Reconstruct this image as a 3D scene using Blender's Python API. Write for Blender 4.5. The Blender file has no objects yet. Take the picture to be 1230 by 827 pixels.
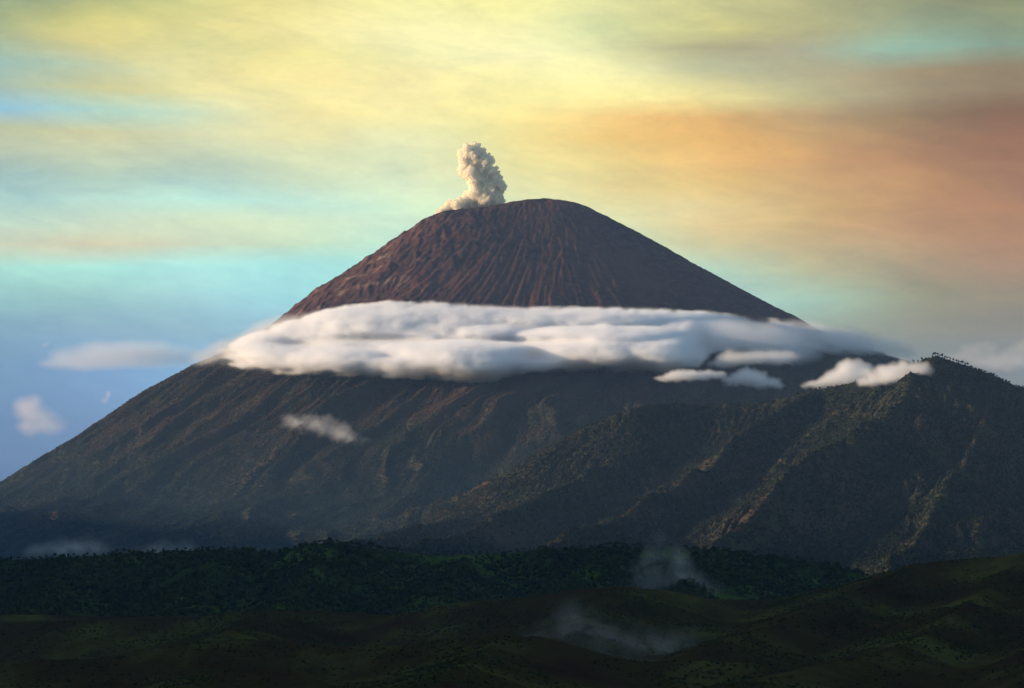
import bpy, math, random
import numpy as np
from mathutils import Vector

C = bpy.context.scene
COL = C.collection
R = math.radians

# ------------------------------------------------------------------ camera
FPX, PITCH, CAMZ = 2295.0, R(3.65), 700.0
cam_d = bpy.data.cameras.new('camera')
cam = bpy.data.objects.new('camera', cam_d)
COL.objects.link(cam)
cam.location = (0, 0, CAMZ)
cam.rotation_euler = (R(90) + PITCH, 0, 0)
cam_d.angle = 2 * math.atan(615 / FPX)
cam_d.clip_start = 5
cam_d.clip_end = 300000
C.camera = cam

# ------------------------------------------------------------------ light and exposure
SUN_EL, SUN_AZ = R(9.0), R(-87.0)           # azimuth from +Y, clockwise; the sun stands left of the view
sun_d = bpy.data.lights.new('sun', 'SUN')
sun = bpy.data.objects.new('sun', sun_d)
COL.objects.link(sun)
sun_d.energy = 5.0
sun_d.angle = R(0.55)
sun_d.color = (1.0, 0.74, 0.50)
sv = Vector((math.sin(SUN_AZ) * math.cos(SUN_EL), math.cos(SUN_AZ) * math.cos(SUN_EL), math.sin(SUN_EL)))
sun.rotation_euler = sv.to_track_quat('Z', 'Y').to_euler()
C.view_settings.view_transform = 'Standard'
C.view_settings.look = 'None'
C.view_settings.gamma = 1
C.view_settings.exposure = 0.6
C.view_settings.use_curve_mapping = False
C.render.engine = 'CYCLES'
C.cycles.volume_bounces = 10
C.cycles.max_bounces = 12
C.cycles.diffuse_bounces = 2
C.cycles.transparent_max_bounces = 48
C.cycles.use_denoising = True


def lin(c):
    return tuple((v / 255 / 12.92) if v / 255 <= 0.04045 else ((v / 255 + 0.055) / 1.055) ** 2.4 for v in c) + (1,)


class N:
    """small helper to wire nodes"""
    def __init__(s, tree):
        s.t = tree; s.n = tree.nodes; s.l = tree.links
    def new(s, typ, **kw):
        n = s.n.new(typ)
        for k, v in kw.items(): setattr(n, k, v)
        return n
    def set(s, sock, v):
        if isinstance(v, bpy.types.NodeSocket): s.l.new(v, sock)
        else: sock.default_value = v
    def math(s, op, a, b=0.0, c=None, clamp=False):
        n = s.new('ShaderNodeMath', operation=op); n.use_clamp = clamp
        s.set(n.inputs[0], a); s.set(n.inputs[1], b)
        if c is not None: s.set(n.inputs[2], c)
        return n.outputs[0]
    def maprange(s, v, a, b, c=0.0, d=1.0, smooth=True):
        n = s.new('ShaderNodeMapRange', interpolation_type='SMOOTHSTEP' if smooth else 'LINEAR')
        s.set(n.inputs[0], v)
        for i, q in enumerate((a, b, c, d)): s.set(n.inputs[i + 1], q)
        return n.outputs[0]
    def mix(s, f, a, b, blend='MIX'):
        n = s.new('ShaderNodeMix', data_type='RGBA', blend_type=blend)
        s.set(n.inputs[0], f); s.set(n.inputs[6], a); s.set(n.inputs[7], b)
        return n.outputs[2]
    def noise(s, vec, scale, detail=4, rough=0.5, dist=0.0, lac=2.0):
        n = s.new('ShaderNodeTexNoise', noise_dimensions='3D')
        if vec is not None: s.l.new(vec, n.inputs['Vector'])
        n.inputs['Scale'].default_value = scale; n.inputs['Detail'].default_value = detail
        n.inputs['Roughness'].default_value = rough; n.inputs['Distortion'].default_value = dist
        n.inputs['Lacunarity'].default_value = lac
        return n.outputs['Fac']
    def comb(s, x, y, z):
        n = s.new('ShaderNodeCombineXYZ')
        for i, v in enumerate((x, y, z)): s.set(n.inputs[i], v)
        return n.outputs[0]
    def ramp(s, f, stops, interp='LINEAR'):
        n = s.new('ShaderNodeValToRGB'); s.l.new(f, n.inputs[0]); n.color_ramp.interpolation = interp
        e = n.color_ramp.elements
        while len(e) < len(stops): e.new(0.5)
        for el, (p, c) in zip(e, stops): el.position = p; el.color = c
        return n.outputs[0]


# ------------------------------------------------------------------ sky: Nishita air plus sheets of evening cirrus, by direction
world = bpy.data.worlds.new('World')
C.world = world
world.use_nodes = True
world.node_tree.nodes.clear()
w = N(world.node_tree)
SKY_COLS = [10, 120, 240, 360, 480, 600, 720, 840, 960, 1080, 1200]
SKY_ROWS = [
 (-60, [(150,165,130),(170,178,125),(200,200,132),(222,212,142),(238,228,155),(235,228,152),(215,215,150),(190,188,134),(168,168,122),(145,150,115),(128,134,102)]),
 (10,  [(150,165,130),(172,180,125),(205,205,135),(225,215,145),(245,238,165),(240,235,160),(225,225,160),(200,198,140),(175,175,128),(150,155,118),(132,138,105)]),
 (40,  [(155,168,125),(207,202,128),(220,212,140),(242,230,158),(252,244,178),(252,245,178),(216,222,165),(207,205,140),(178,175,128),(152,166,134),(138,150,118)]),
 (65,  [(170,182,140),(217,206,135),(217,213,148),(240,228,152),(250,242,172),(255,247,184),(224,226,172),(180,178,135),(164,164,138),(146,180,160),(134,156,134)]),
 (90,  [(160,190,175),(188,200,165),(224,217,155),(242,228,155),(248,234,165),(254,244,170),(248,242,175),(200,200,155),(180,176,138),(165,150,115),(145,128,98)]),
 (115, [(172,192,170),(206,205,150),(230,223,160),(244,232,162),(244,232,165),(250,238,160),(250,238,160),(238,224,150),(190,182,135),(165,150,115),(145,125,92)]),
 (140, [(150,196,214),(178,213,198),(205,220,185),(240,228,160),(240,232,165),(248,234,155),(240,205,128),(226,180,108),(185,155,108),(150,125,88),(135,100,72)]),
 (165, [(180,188,155),(206,205,158),(216,218,172),(234,229,170),(232,233,180),(242,230,155),(242,206,123),(227,180,103),(195,155,100),(165,128,88),(148,105,75)]),
 (190, [(190,200,170),(200,208,172),(205,215,180),(222,229,182),(224,231,185),(237,229,160),(240,216,138),(237,190,113),(205,158,100),(175,130,88),(150,108,76)]),
 (220, [(162,193,185),(178,204,185),(180,210,196),(205,223,190),(213,231,195),(223,227,175),(234,219,150),(230,198,123),(210,168,108),(188,142,92),(158,115,80)]),
 (245, [(168,205,197),(184,221,207),(188,232,217),(198,234,213),(205,234,203),(212,229,188),(226,223,165),(223,205,145),(213,178,113),(192,145,95),(165,120,82)]),
 (270, [(190,215,195),(200,218,192),(205,222,190),(208,228,195),(205,233,203),(205,229,195),(212,226,180),(223,205,148),(216,182,120),(195,150,100),(170,125,85)]),
 (295, [(206,210,179),(213,210,174),(208,218,185),(205,228,192),(194,231,206),(194,229,206),(194,226,192),(208,208,160),(208,185,130),(190,155,108),(172,128,88)]),
 (325, [(174,229,213),(176,236,221),(178,238,227),(173,236,227),(176,233,221),(180,229,213),(184,229,211),(180,219,196),(185,190,150),(172,158,118),(165,132,95)]),
 (360, [(160,210,200),(160,209,201),(163,213,216),(162,223,225),(163,221,217),(168,220,213),(172,215,208),(174,212,200),(170,205,182),(155,160,125),(145,130,98)]),
 (400, [(130,171,187),(138,176,192),(150,191,203),(150,196,213),(152,198,208),(154,196,200),(155,192,190),(155,188,180),(150,165,146),(145,145,120),(138,130,105)]),
 (440, [(110,151,183),(124,166,204),(133,181,214),(138,184,212),(142,184,206),(144,180,194),(144,174,180),(142,166,166),(136,152,150),(130,138,126),(125,128,118)]),
 (485, [(104,141,178),(114,151,193),(124,166,208),(126,166,204),(128,164,194),(130,160,182),(130,154,168),(128,146,154),(124,138,140),(122,130,126),(120,126,120)]),
 (580, [(90,120,160),(96,126,165),(100,132,168),(104,134,166),(108,134,160),(110,130,150),(110,128,142),(110,124,134),(108,120,126),(106,116,118),(104,112,112)]),
]
tc = w.new('ShaderNodeTexCoord').outputs['Generated']
sx = w.new('ShaderNodeSeparateXYZ'); w.l.new(tc, sx.inputs[0])
az = w.math('ARCTAN2', sx.outputs[0], sx.outputs[1])
el = w.math('ARCSINE', sx.outputs[2])
nv = w.comb(w.math('MULTIPLY', az, 5.0), w.math('MULTIPLY', el, 38.0), 0.0)       # streaky sheets
nv2 = w.comb(w.math('MULTIPLY', az, 2.2), w.math('MULTIPLY', el, 9.0), 3.7)
n1 = w.noise(nv, 1.0, 6, 0.55, 0.4)
n2 = w.noise(nv2, 1.5, 4, 0.5, 0.3)
px = w.math('ADD', w.math('MULTIPLY_ADD', az, FPX * 1.015, 615.0), w.math('MULTIPLY_ADD', n2, 150.0, -75.0))
py = w.math('ADD', w.math('MULTIPLY_ADD', el, -FPX * 1.01, 560.0), w.math('MULTIPLY_ADD', n1, 30.0, -15.0))
py = w.math('ADD', py, w.math('MULTIPLY_ADD', n2, 36.0, -18.0))
fx = w.math('DIVIDE', px, 1200.0, clamp=True)
rows = []
for y, cols in SKY_ROWS:
    rows.append((y, w.ramp(fx, [(x / 1200, lin(c)) for x, c in zip(SKY_COLS, cols)], 'CARDINAL')))
col = rows[0][1]
for (y0, _), (y1, c1) in zip(rows, rows[1:]):
    col = w.mix(w.maprange(py, y0, y1, smooth=False), col, c1)
n3 = w.noise(w.comb(w.math('MULTIPLY', az, 16.0), w.math('MULTIPLY', el, 60.0), 8.1), 1.0, 10, 0.7, 0.5)
col = w.mix(1.0, col, w.ramp(n3, [(0.3, (0.90, 0.91, 0.94, 1)), (0.7, (1.10, 1.09, 1.05, 1))]), 'MULTIPLY')
n5 = w.noise(w.comb(w.math('MULTIPLY', az, 110.0), w.math('MULTIPLY', el, 260.0), 1.1), 1.0, 6, 0.7, 0.2)
col = w.mix(1.0, col, w.ramp(n5, [(0.3, (0.965, 0.968, 0.98, 1)), (0.7, (1.035, 1.03, 1.02, 1))]), 'MULTIPLY')
# torn, fibrous cirrus: bright strands and thin blue-grey gaps, strongest where the sheet is brightest
n4 = w.noise(w.comb(w.math('MULTIPLY_ADD', el, 5.0, w.math('MULTIPLY', az, 11.0)), w.math('MULTIPLY_ADD', az, 6.0, w.math('MULTIPLY', el, 34.0)), 2.3), 1.0, 9, 0.62, 0.4)
col = w.mix(1.0, col, w.ramp(n4, [(0.28, (0.84, 0.88, 0.93, 1)), (0.5, (0.99, 0.99, 0.99, 1)), (0.72, (1.13, 1.10, 1.03, 1))]), 'MULTIPLY')
col = w.mix(1.0, col, (0.004, 0.014, 0.020, 1), 'SUBTRACT')
sky = w.new('ShaderNodeTexSky', sky_type='NISHITA')
sky.sun_disc = False
sky.sun_elevation = SUN_EL
sky.sun_rotation = SUN_AZ % (2 * math.pi)
sky.altitude = 2000
sky.air_density = 1.2; sky.dust_density = 1.5; sky.ozone_density = 1.5
SKYK = 0.13
bg1 = w.new('ShaderNodeBackground'); w.l.new(sky.outputs[0], bg1.inputs[0]); bg1.inputs[1].default_value = SKYK
bg2 = w.new('ShaderNodeBackground'); w.l.new(col, bg2.inputs[0]); bg2.inputs[1].default_value = 0.76
# the cirrus thins out high overhead and round behind the viewer, where the clear air takes over
cover = w.math('MULTIPLY', w.maprange(el, R(28), R(15)), w.maprange(w.math('ABSOLUTE', az), R(65), R(20)))
ms = w.new('ShaderNodeMixShader'); w.l.new(cover, ms.inputs[0]); w.l.new(bg1.outputs[0], ms.inputs[1]); w.l.new(bg2.outputs[0], ms.inputs[2])
wo = w.new('ShaderNodeOutputWorld'); w.l.new(ms.outputs[0], wo.inputs[0])

# ------------------------------------------------------------------ helpers
cP, sP = math.cos(PITCH), math.sin(PITCH)


def at(px, py, Y):
    """photograph pixel at depth Y -> world point"""
    xc, yc = (px - 615) / FPX, (413.5 - py) / FPX
    t = Y / (cP - yc * sP)
    return np.array((xc * t, Y, CAMZ + t * (sP + yc * cP)))


def tag(o, label=None, cat=None, group=None, kind=None):
    for k, v in (('label', label), ('category', cat), ('group', group), ('kind', kind)):
        if v: o[k] = v
    return o


def empty(name, loc=(0, 0, 0)):
    o = bpy.data.objects.new(name, None); COL.objects.link(o); o.location = loc; o.empty_display_size = 50
    return o


def hash2(ix, iy, seed):
    h = (ix.astype(np.int64) * 374761393 + iy.astype(np.int64) * 668265263 + seed * 2147483647) & 0xFFFFFFFF
    h = ((h ^ (h >> 13)) * 1274126177) & 0xFFFFFFFF
    return ((h ^ (h >> 16)) & 0xFFFFFF) / float(0xFFFFFF)


def noise2(x, y, seed=0):
    ix, iy = np.floor(x), np.floor(y)
    fx, fy = x - ix, y - iy
    ix = ix.astype(np.int64); iy = iy.astype(np.int64)
    u, v = fx * fx * fx * (fx * (fx * 6 - 15) + 10), fy * fy * fy * (fy * (fy * 6 - 15) + 10)
    def g(i, j):
        a = hash2(ix + i, iy + j, seed) * 2 * math.pi
        return np.cos(a) * (fx - i) + np.sin(a) * (fy - j)
    a, b, c, d = g(0, 0), g(1, 0), g(0, 1), g(1, 1)
    return 1.4 * ((a + (b - a) * u) * (1 - v) + (c + (d - c) * u) * v)


def fbm(x, y, seed=0, octv=5, gain=0.5, ridged=False):
    s, a, t = 0, 1.0, 0
    for i in range(octv):
        n = noise2(x, y, seed + i * 17)
        s = s + a * ((1 - 2 * np.abs(n)) if ridged else n)
        t += a; a *= gain; x = x * 2.03 + 5.1; y = y * 2.03 + 3.3
    return s / t


def noise3(p, seed=0):
    i = np.floor(p); f = p - i; i = i.astype(np.int64)
    u = f * f * (3 - 2 * f)
    s = 0
    for dx in (0, 1):
        for dy in (0, 1):
            for dz in (0, 1):
                h = hash2(i[:, 0] + dx + (i[:, 2] + dz) * 1013, i[:, 1] + dy, seed)
                s = s + h * (u[:, 0] if dx else 1 - u[:, 0]) * (u[:, 1] if dy else 1 - u[:, 1]) * (u[:, 2] if dz else 1 - u[:, 2])
    return s * 2 - 1


def fbm3(p, seed=0, octv=4, gain=0.5):
    s, a, t = 0, 1.0, 0
    for k in range(octv):
        s = s + a * noise3(p, seed + k * 31); t += a; a *= gain; p = p * 2.03 + 11.7
    return s / t


def erode(h, nb, n, steps, seed, strength=1.0, inertia=0.25, x0=0, x1=None):
    """rain: many drops run down the slope at once, cutting gullies and dropping what they carry"""
    H, W = h.shape
    rng = np.random.default_rng(seed)
    flat = h.ravel()
    for b in range(nb):
        x = rng.uniform(2, W - 3, n); y = rng.uniform(2, H - 3, n)
        dx = np.zeros(n); dy = np.zeros(n); sp = np.ones(n); wt = np.ones(n); sed = np.zeros(n)
        for s in range(steps):
            ix = x.astype(np.int64); iy = y.astype(np.int64); fx = x - ix; fy = y - iy
            k = iy * W + ix
            a, bb, c, d = flat[k], flat[k + 1], flat[k + W], flat[k + W + 1]
            gx = (bb - a) * (1 - fy) + (d - c) * fy
            gy = (c - a) * (1 - fx) + (d - bb) * fx
            hh = a * (1 - fx) * (1 - fy) + bb * fx * (1 - fy) + c * (1 - fx) * fy + d * fx * fy
            dx = dx * inertia - gx * (1 - inertia); dy = dy * inertia - gy * (1 - inertia)
            L = np.sqrt(dx * dx + dy * dy) + 1e-9
            dx /= L; dy /= L
            nx = np.clip(x + dx, 1, W - 3); ny = np.clip(y + dy, 1, H - 3)
            jx = nx.astype(np.int64); jy = ny.astype(np.int64); qx = nx - jx; qy = ny - jy
            m = jy * W + jx
            h2 = flat[m] * (1 - qx) * (1 - qy) + flat[m + 1] * qx * (1 - qy) + flat[m + W] * (1 - qx) * qy + flat[m + W + 1] * qx * qy
            dh = h2 - hh
            cap = np.maximum(-dh, 0.02) * sp * wt * 2.2 * strength
            dep = np.where(dh > 0, np.minimum(dh, sed), np.where(sed > cap, (sed - cap) * 0.25, -np.minimum((cap - sed) * 0.22, -dh * 0.6 + 0.0)))
            dep = np.where((dh > 0) & (sed <= 0), 0, dep)
            dep = np.where((x < 4) | (y < 4) | (x > W - 6) | (y > H - 6), 0, np.clip(dep, -3, 1.5))
            sed = np.maximum(sed - dep, 0)
            for off, wgt in ((0, (1 - fx) * (1 - fy)), (1, fx * (1 - fy)), (W, (1 - fx) * fy), (W + 1, fx * fy)):
                np.add.at(flat, k + off, dep * wgt)
            sp = np.sqrt(np.clip(sp * sp - dh * 0.3, 0.3, 16)); wt *= 0.985
            x, y = nx, ny
    return flat.reshape(H, W)


def smooth(h, n=1):
    for _ in range(n):
        p = np.pad(h, 1, mode='edge')
        h = (p[1:-1, 1:-1] * 4 + p[:-2, 1:-1] + p[2:, 1:-1] + p[1:-1, :-2] + p[1:-1, 2:]) / 8
    return h


def mesh_np(name, verts, faces, mat, parent=None, shade=True):
    """verts n x 3, faces m x k (k = 3 or 4)"""
    me = bpy.data.meshes.new(name)
    k = faces.shape[1]
    me.vertices.add(len(verts)); me.vertices.foreach_set('co', np.ascontiguousarray(verts, dtype=np.float32).ravel())
    me.loops.add(faces.size); me.loops.foreach_set('vertex_index', np.ascontiguousarray(faces, dtype=np.int32).ravel())
    me.polygons.add(len(faces)); me.polygons.foreach_set('loop_start', np.arange(0, faces.size, k, dtype=np.int32))
    me.update(calc_edges=True)
    if shade: me.polygons.foreach_set('use_smooth', np.ones(len(faces), dtype=bool))
    if mat: me.materials.append(mat)
    o = bpy.data.objects.new(name, me); COL.objects.link(o)
    if parent: o.parent = parent
    return o


def grid_faces(H, W, keep=None):
    i = np.arange(H * W).reshape(H, W)
    f = np.stack((i[:-1, :-1], i[:-1, 1:], i[1:, 1:], i[1:, :-1]), -1).reshape(-1, 4)
    return f if keep is None else f[keep.reshape(-1)]


def submesh(V, F):
    used = np.unique(F); rem = np.zeros(len(V), dtype=np.int64); rem[used] = np.arange(len(used))
    return V[used], rem[F]


class Field:
    """a height field on a regular grid, with look-up"""
    def __init__(s, x0, x1, y0, y1, cell):
        s.x = np.arange(x0, x1 + cell, cell); s.y = np.arange(y0, y1 + cell, cell); s.c = cell
        s.X, s.Y = np.meshgrid(s.x, s.y); s.h = np.zeros_like(s.X)
    def verts(s):
        return np.stack((s.X, s.Y, s.h), -1).reshape(-1, 3)
    def z(s, x, y):
        fx = np.clip((np.asarray(x) - s.x[0]) / s.c, 0, len(s.x) - 1.001); fy = np.clip((np.asarray(y) - s.y[0]) / s.c, 0, len(s.y) - 1.001)
        i = fx.astype(int); j = fy.astype(int); u = fx - i; v = fy - j
        return (s.h[j, i] * (1 - u) + s.h[j, i + 1] * u) * (1 - v) + (s.h[j + 1, i] * (1 - u) + s.h[j + 1, i + 1] * u) * v
    def slope(s, x, y):
        e = s.c
        return np.hypot(s.z(x + e, y) - s.z(x - e, y), s.z(x, y + e) - s.z(x, y - e)) / (2 * e)


def smax(a, b, k):
    hh = np.clip(0.5 + 0.5 * (a - b) / k, 0, 1)
    return b * (1 - hh) + a * hh + k * hh * (1 - hh)


def ridges(X, Y, lines, k=60, warp=None):
    """height of a range of hills: each line is (points [x, y, z], slope, spread) and the ground falls away on both sides"""
    out = None
    if warp:
        X, Y = X + warp[0] * fbm(X / warp[1], Y / warp[1], 201, 4), Y + warp[0] * fbm(X / warp[1], Y / warp[1], 203, 4)
    for pts, slope, power in lines:
        best = None
        for a, b in zip(pts[:-1], pts[1:]):
            d = b[:2] - a[:2]; L2 = (d ** 2).sum()
            t = np.clip(((X - a[0]) * d[0] + (Y - a[1]) * d[1]) / L2, 0, 1)
            dist = np.hypot(X - a[0] - t * d[0], Y - a[1] - t * d[1])
            z = a[2] + (b[2] - a[2]) * t - slope * dist * (1 / (1 + dist * power))
            best = z if best is None else np.maximum(best, z)
        out = best if out is None else smax(out, best, k)
    return out


# ------------------------------------------------------------------ materials of the land
def land_material(name, build):
    m = bpy.data.materials.new(name); m.use_nodes = True; m.node_tree.nodes.clear()
    q = N(m.node_tree)
    pos = q.new('ShaderNodeNewGeometry')
    col, rough, bump = build(q, pos.outputs['Position'], pos)
    b = q.new('ShaderNodeBsdfPrincipled'); q.set(b.inputs['Base Color'], col); b.inputs['Roughness'].default_value = rough
    b.inputs['Specular IOR Level'].default_value = 0.0
    if bump:
        bn = q.new('ShaderNodeBump'); bn.inputs['Strength'].default_value = bump[1]; bn.inputs['Distance'].default_value = bump[2]
        q.l.new(bump[0], bn.inputs['Height']); q.l.new(bn.outputs[0], b.inputs['Normal'])
    o = q.new('ShaderNodeOutputMaterial'); q.l.new(b.outputs[0], o.inputs[0])
    return m


def build_cinder(q, p, g):
    a = q.noise(p, 0.0016, 8, 0.62)
    b = q.noise(p, 0.02, 6, 0.7)
    col = q.ramp(a, [(0.30, (0.022, 0.013, 0.013, 1)), (0.5, (0.060, 0.026, 0.019, 1)), (0.7, (0.105, 0.045, 0.030, 1))])
    col = q.mix(q.maprange(b, 0.4, 0.75), col, (0.115, 0.062, 0.044, 1))
    # pale rubble and rock ribs on the ragged western shoulder of the cone
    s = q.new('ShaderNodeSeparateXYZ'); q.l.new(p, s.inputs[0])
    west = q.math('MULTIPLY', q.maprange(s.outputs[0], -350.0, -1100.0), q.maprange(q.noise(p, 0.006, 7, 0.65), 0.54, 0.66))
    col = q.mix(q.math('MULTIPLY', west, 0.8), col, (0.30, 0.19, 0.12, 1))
    return col, 0.95, (b, 0.8, 14.0)


def build_forest_floor(q, p, g):
    a = q.noise(p, 0.0022, 7, 0.6)
    b = q.noise(p, 0.015, 5, 0.65)
    col = q.ramp(a, [(0.32, (0.028, 0.032, 0.018, 1)), (0.52, (0.048, 0.040, 0.026, 1)), (0.68, (0.080, 0.050, 0.034, 1))])
    col = q.mix(q.maprange(b, 0.45, 0.7), col, (0.045, 0.055, 0.022, 1))
    return col, 0.95, (b, 0.7, 12.0)


def build_hill(q, p, g):
    a = q.noise(p, 0.004, 7, 0.6)
    b = q.noise(p, 0.03, 6, 0.65)
    col = q.ramp(a, [(0.35, (0.016, 0.024, 0.007, 1)), (0.5, (0.034, 0.050, 0.011, 1)), (0.66, (0.065, 0.105, 0.018, 1))])
    col = q.mix(q.maprange(b, 0.45, 0.75), col, (0.020, 0.018, 0.009, 1))
    return col, 0.95, (b, 0.7, 6.0)


def build_grass(q, p, g):
    a = q.noise(p, 0.006, 7, 0.6)
    b = q.noise(p, 0.05, 6, 0.7)
    col = q.ramp(a, [(0.33, (0.030, 0.017, 0.008, 1)), (0.5, (0.044, 0.033, 0.010, 1)), (0.66, (0.085, 0.080, 0.020, 1))])
    col = q.mix(q.maprange(b, 0.5, 0.75), col, (0.034, 0.025, 0.014, 1))
    return col, 0.95, (b, 0.8, 4.0)


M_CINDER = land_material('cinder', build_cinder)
M_FLOOR = land_material('forest_floor', build_forest_floor)
M_HILL = land_material('green_hill', build_hill)
M_GRASS = land_material('upland_grass', build_grass)


def build_leaf(q, p, g):
    rnd = g.outputs['Random Per Island']
    a = q.noise(p, 0.004, 4, 0.6)
    c1 = q.ramp(rnd, [(0.0, (0.030, 0.034, 0.020, 1)), (0.5, (0.050, 0.046, 0.026, 1)), (1.0, (0.080, 0.056, 0.034, 1))])
    c2 = q.mix(q.maprange(a, 0.42, 0.68), c1, (0.086, 0.050, 0.034, 1))
    # dry heath high up; the dimness of the lower slopes painted into the leaves
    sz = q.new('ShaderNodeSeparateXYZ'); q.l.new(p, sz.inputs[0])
    dim_low = q.maprange(q.math('MULTIPLY_ADD', a, 700.0, sz.outputs[2]), 1400.0, 950.0)
    c2 = q.mix(dim_low, c2, q.ramp(rnd, [(0.0, (0.010, 0.017, 0.012, 1)), (1.0, (0.030, 0.040, 0.024, 1))]))
    return c2, 0.9, None


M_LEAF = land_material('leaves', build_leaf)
def build_dark_leaf(q, p, g):
    a = q.noise(p, 0.009, 5, 0.6)
    c1 = q.ramp(g.outputs['Random Per Island'], [(0.0, (0.010, 0.016, 0.005, 1)), (1.0, (0.034, 0.042, 0.013, 1))])
    return q.mix(q.maprange(a, 0.55, 0.72), c1, (0.042, 0.056, 0.018, 1)), 0.9, None


M_LEAF_DARK = land_material('dark_leaves', build_dark_leaf)


def build_mid_leaf(q, p, g):
    a = q.noise(p, 0.005, 5, 0.6)
    c1 = q.ramp(g.outputs['Random Per Island'], [(0.0, (0.010, 0.015, 0.008, 1)), (1.0, (0.028, 0.034, 0.017, 1))])
    return q.mix(q.maprange(a, 0.5, 0.7), c1, (0.040, 0.034, 0.021, 1)), 0.9, None


M_LEAF_MID = land_material('ridge_leaves', build_mid_leaf)
M_BARK = land_material('bark', lambda q, p, g: (q.mix(q.noise(p, 0.8, 4), (0.05, 0.035, 0.025, 1), (0.11, 0.09, 0.07, 1)), 0.95, None))

# ------------------------------------------------------------------ the volcano
VY = 14000.0
AX = at(655, 240, VY)[0]
CELL = 10.0
vol = Field(-6400, 6600, VY - 6300, VY + 3200, CELL)


def prof(side):
    d, z = [], []
    for x, y in side:
        p = at(x, y, VY); d.append(abs(p[0] - AX)); z.append(p[2])
    return np.array(d), np.array(z)


LEFT = prof([(655, 238), (630, 241), (600, 245.5), (575, 249), (550, 251.5), (530, 254), (508, 265), (480, 281), (430, 318), (380, 349), (345, 380), (318, 402), (288, 422), (255, 438), (235, 447), (150, 500), (0, 602), (-120, 662), (-250, 700), (-420, 720)])
RIGHT = prof([(655, 238), (668, 239.5), (680, 241.5), (695, 245), (708, 249.5), (722, 256.5), (750, 270.5), (800, 296), (880, 341), (952, 380), (1000, 408), (1050, 432), (1150, 474), (1270, 515), (1400, 560), (1600, 630), (1800, 680)])
FRONT = (np.array([0, 120, 260, 700, 1200, 1700, 2200, 3000, 4000, 5000, 6000, 7000.]), np.array([2650, 2625, 2560, 2270, 1920, 1600, 1340, 960, 500, 320, 210, 120.]))
dX, dY = vol.X - AX, vol.Y - VY
r = np.hypot(dX, dY)
th = np.arctan2(dY, dX)
# wander so that the plan is no perfect circle
rw = r * (1 + 0.04 * np.sin(2 * th + 0.7) * np.clip(r / 3000, 0, 1))
hl, hr, hf = np.interp(r, *LEFT), np.interp(r, *RIGHT), np.interp(rw, *FRONT)
cw = np.cos(th)
wl, wr = np.clip(-cw, 0, 1) ** 2, np.clip(cw, 0, 1) ** 2
vol.h = hl * wl + hr * wr + hf * (1 - wl - wr)
# ribs and ravines that run down the flanks, warped, finer towards the top
wx = 0.16 * fbm(dX / 1500, dY / 1500, 5, 4)
grow = np.clip((r - 250) / 900, 0, 1)
low = np.clip((r - 1700) / 900, 0, 1)
tw = th + wx * (0.35 + 0.5 * low)
lr = np.log(np.maximum(r, 60) / 60)
rib1 = fbm(tw * 30, lr * 0.9, 21, 3, 0.5, True)
# on the lower flank the spurs fan out from a point east of the summit
ex, ey = dX - 700, dY - 500
r2 = np.hypot(ex, ey); t2 = np.arctan2(ey, ex) + 0.10 * fbm(dX / 900, dY / 900, 6, 4); l2 = np.log(np.maximum(r2, 100) / 100)
rib2 = fbm(t2 * 11, l2 * 0.9 + 9, 31, 2, 0.5, True)
rib3 = fbm(t2 * 4.2, l2 * 1.0 + 4, 41, 2, 0.5, True)
uneven = 0.35 + 1.3 * np.clip(fbm(tw * 6 + 3, lr * 2.2, 23, 3) + 0.35, 0, 1)
rib0 = fbm(tw * 9 + 0.25 * lr, lr * 1.6 + 2, 27, 4, 0.55, True)
vol.h += grow * (1 - 0.7 * low) * (rib1 * 13 * uneven + rib0 * 16 - 44) + low * ((0.35 + 0.65 * np.clip(rib2, -0.3, 1)) * np.abs(rib2 + 0.3) * 75 + rib3 * 50 + fbm(t2 * 23, l2 * 1.6 + 3, 36, 3, 0.5, True) * 34 - 62)
# the ragged western shoulder
west = np.clip((-cw - 0.35) / 0.5, 0, 1) * np.clip((r - 500) / 500, 0, 1) * np.clip((2300 - r) / 500, 0, 1)
vol.h += west * (fbm(dX / 260, dY / 420, 77, 5, 0.6, True) * 52 - 16)
vol.h += fbm(dX / 700, dY / 700, 51, 6, 0.5) * (8 + 22 * low)
vol.h += fbm(dX / 90, dY / 90, 58, 4, 0.55) * 9 * np.clip((1500 - r) / 700, 0, 1)
# crater behind the rim, at the western end of the summit
cx, cy = at(575, 248, VY)[0], VY + 110
rc = np.hypot((vol.X - cx) / 190, (vol.Y - cy) / 120)
vol.h -= 110 * np.clip(1 - rc, 0, 1) ** 0.8
vol.h = erode(vol.h, 6, 20000, 50, 3, 0.6)
vol.h = vol.h * 0.75 + smooth(vol.h, 1) * 0.25
H_, W_ = vol.h.shape
V = vol.verts(); F = grid_faces(H_, W_)
zc = vol.h[:-1, :-1].reshape(-1) + 70 * fbm(vol.X[:-1, :-1] / 160, vol.Y[:-1, :-1] / 160, 66, 4).reshape(-1)
summit = zc > 1480
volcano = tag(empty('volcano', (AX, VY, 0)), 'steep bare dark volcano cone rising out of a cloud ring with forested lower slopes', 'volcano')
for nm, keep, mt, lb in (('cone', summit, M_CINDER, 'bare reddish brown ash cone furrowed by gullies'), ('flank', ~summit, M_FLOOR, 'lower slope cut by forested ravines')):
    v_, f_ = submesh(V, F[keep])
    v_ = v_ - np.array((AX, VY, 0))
    o = mesh_np(nm, v_, f_, mt, volcano); o['label'] = lb

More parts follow.
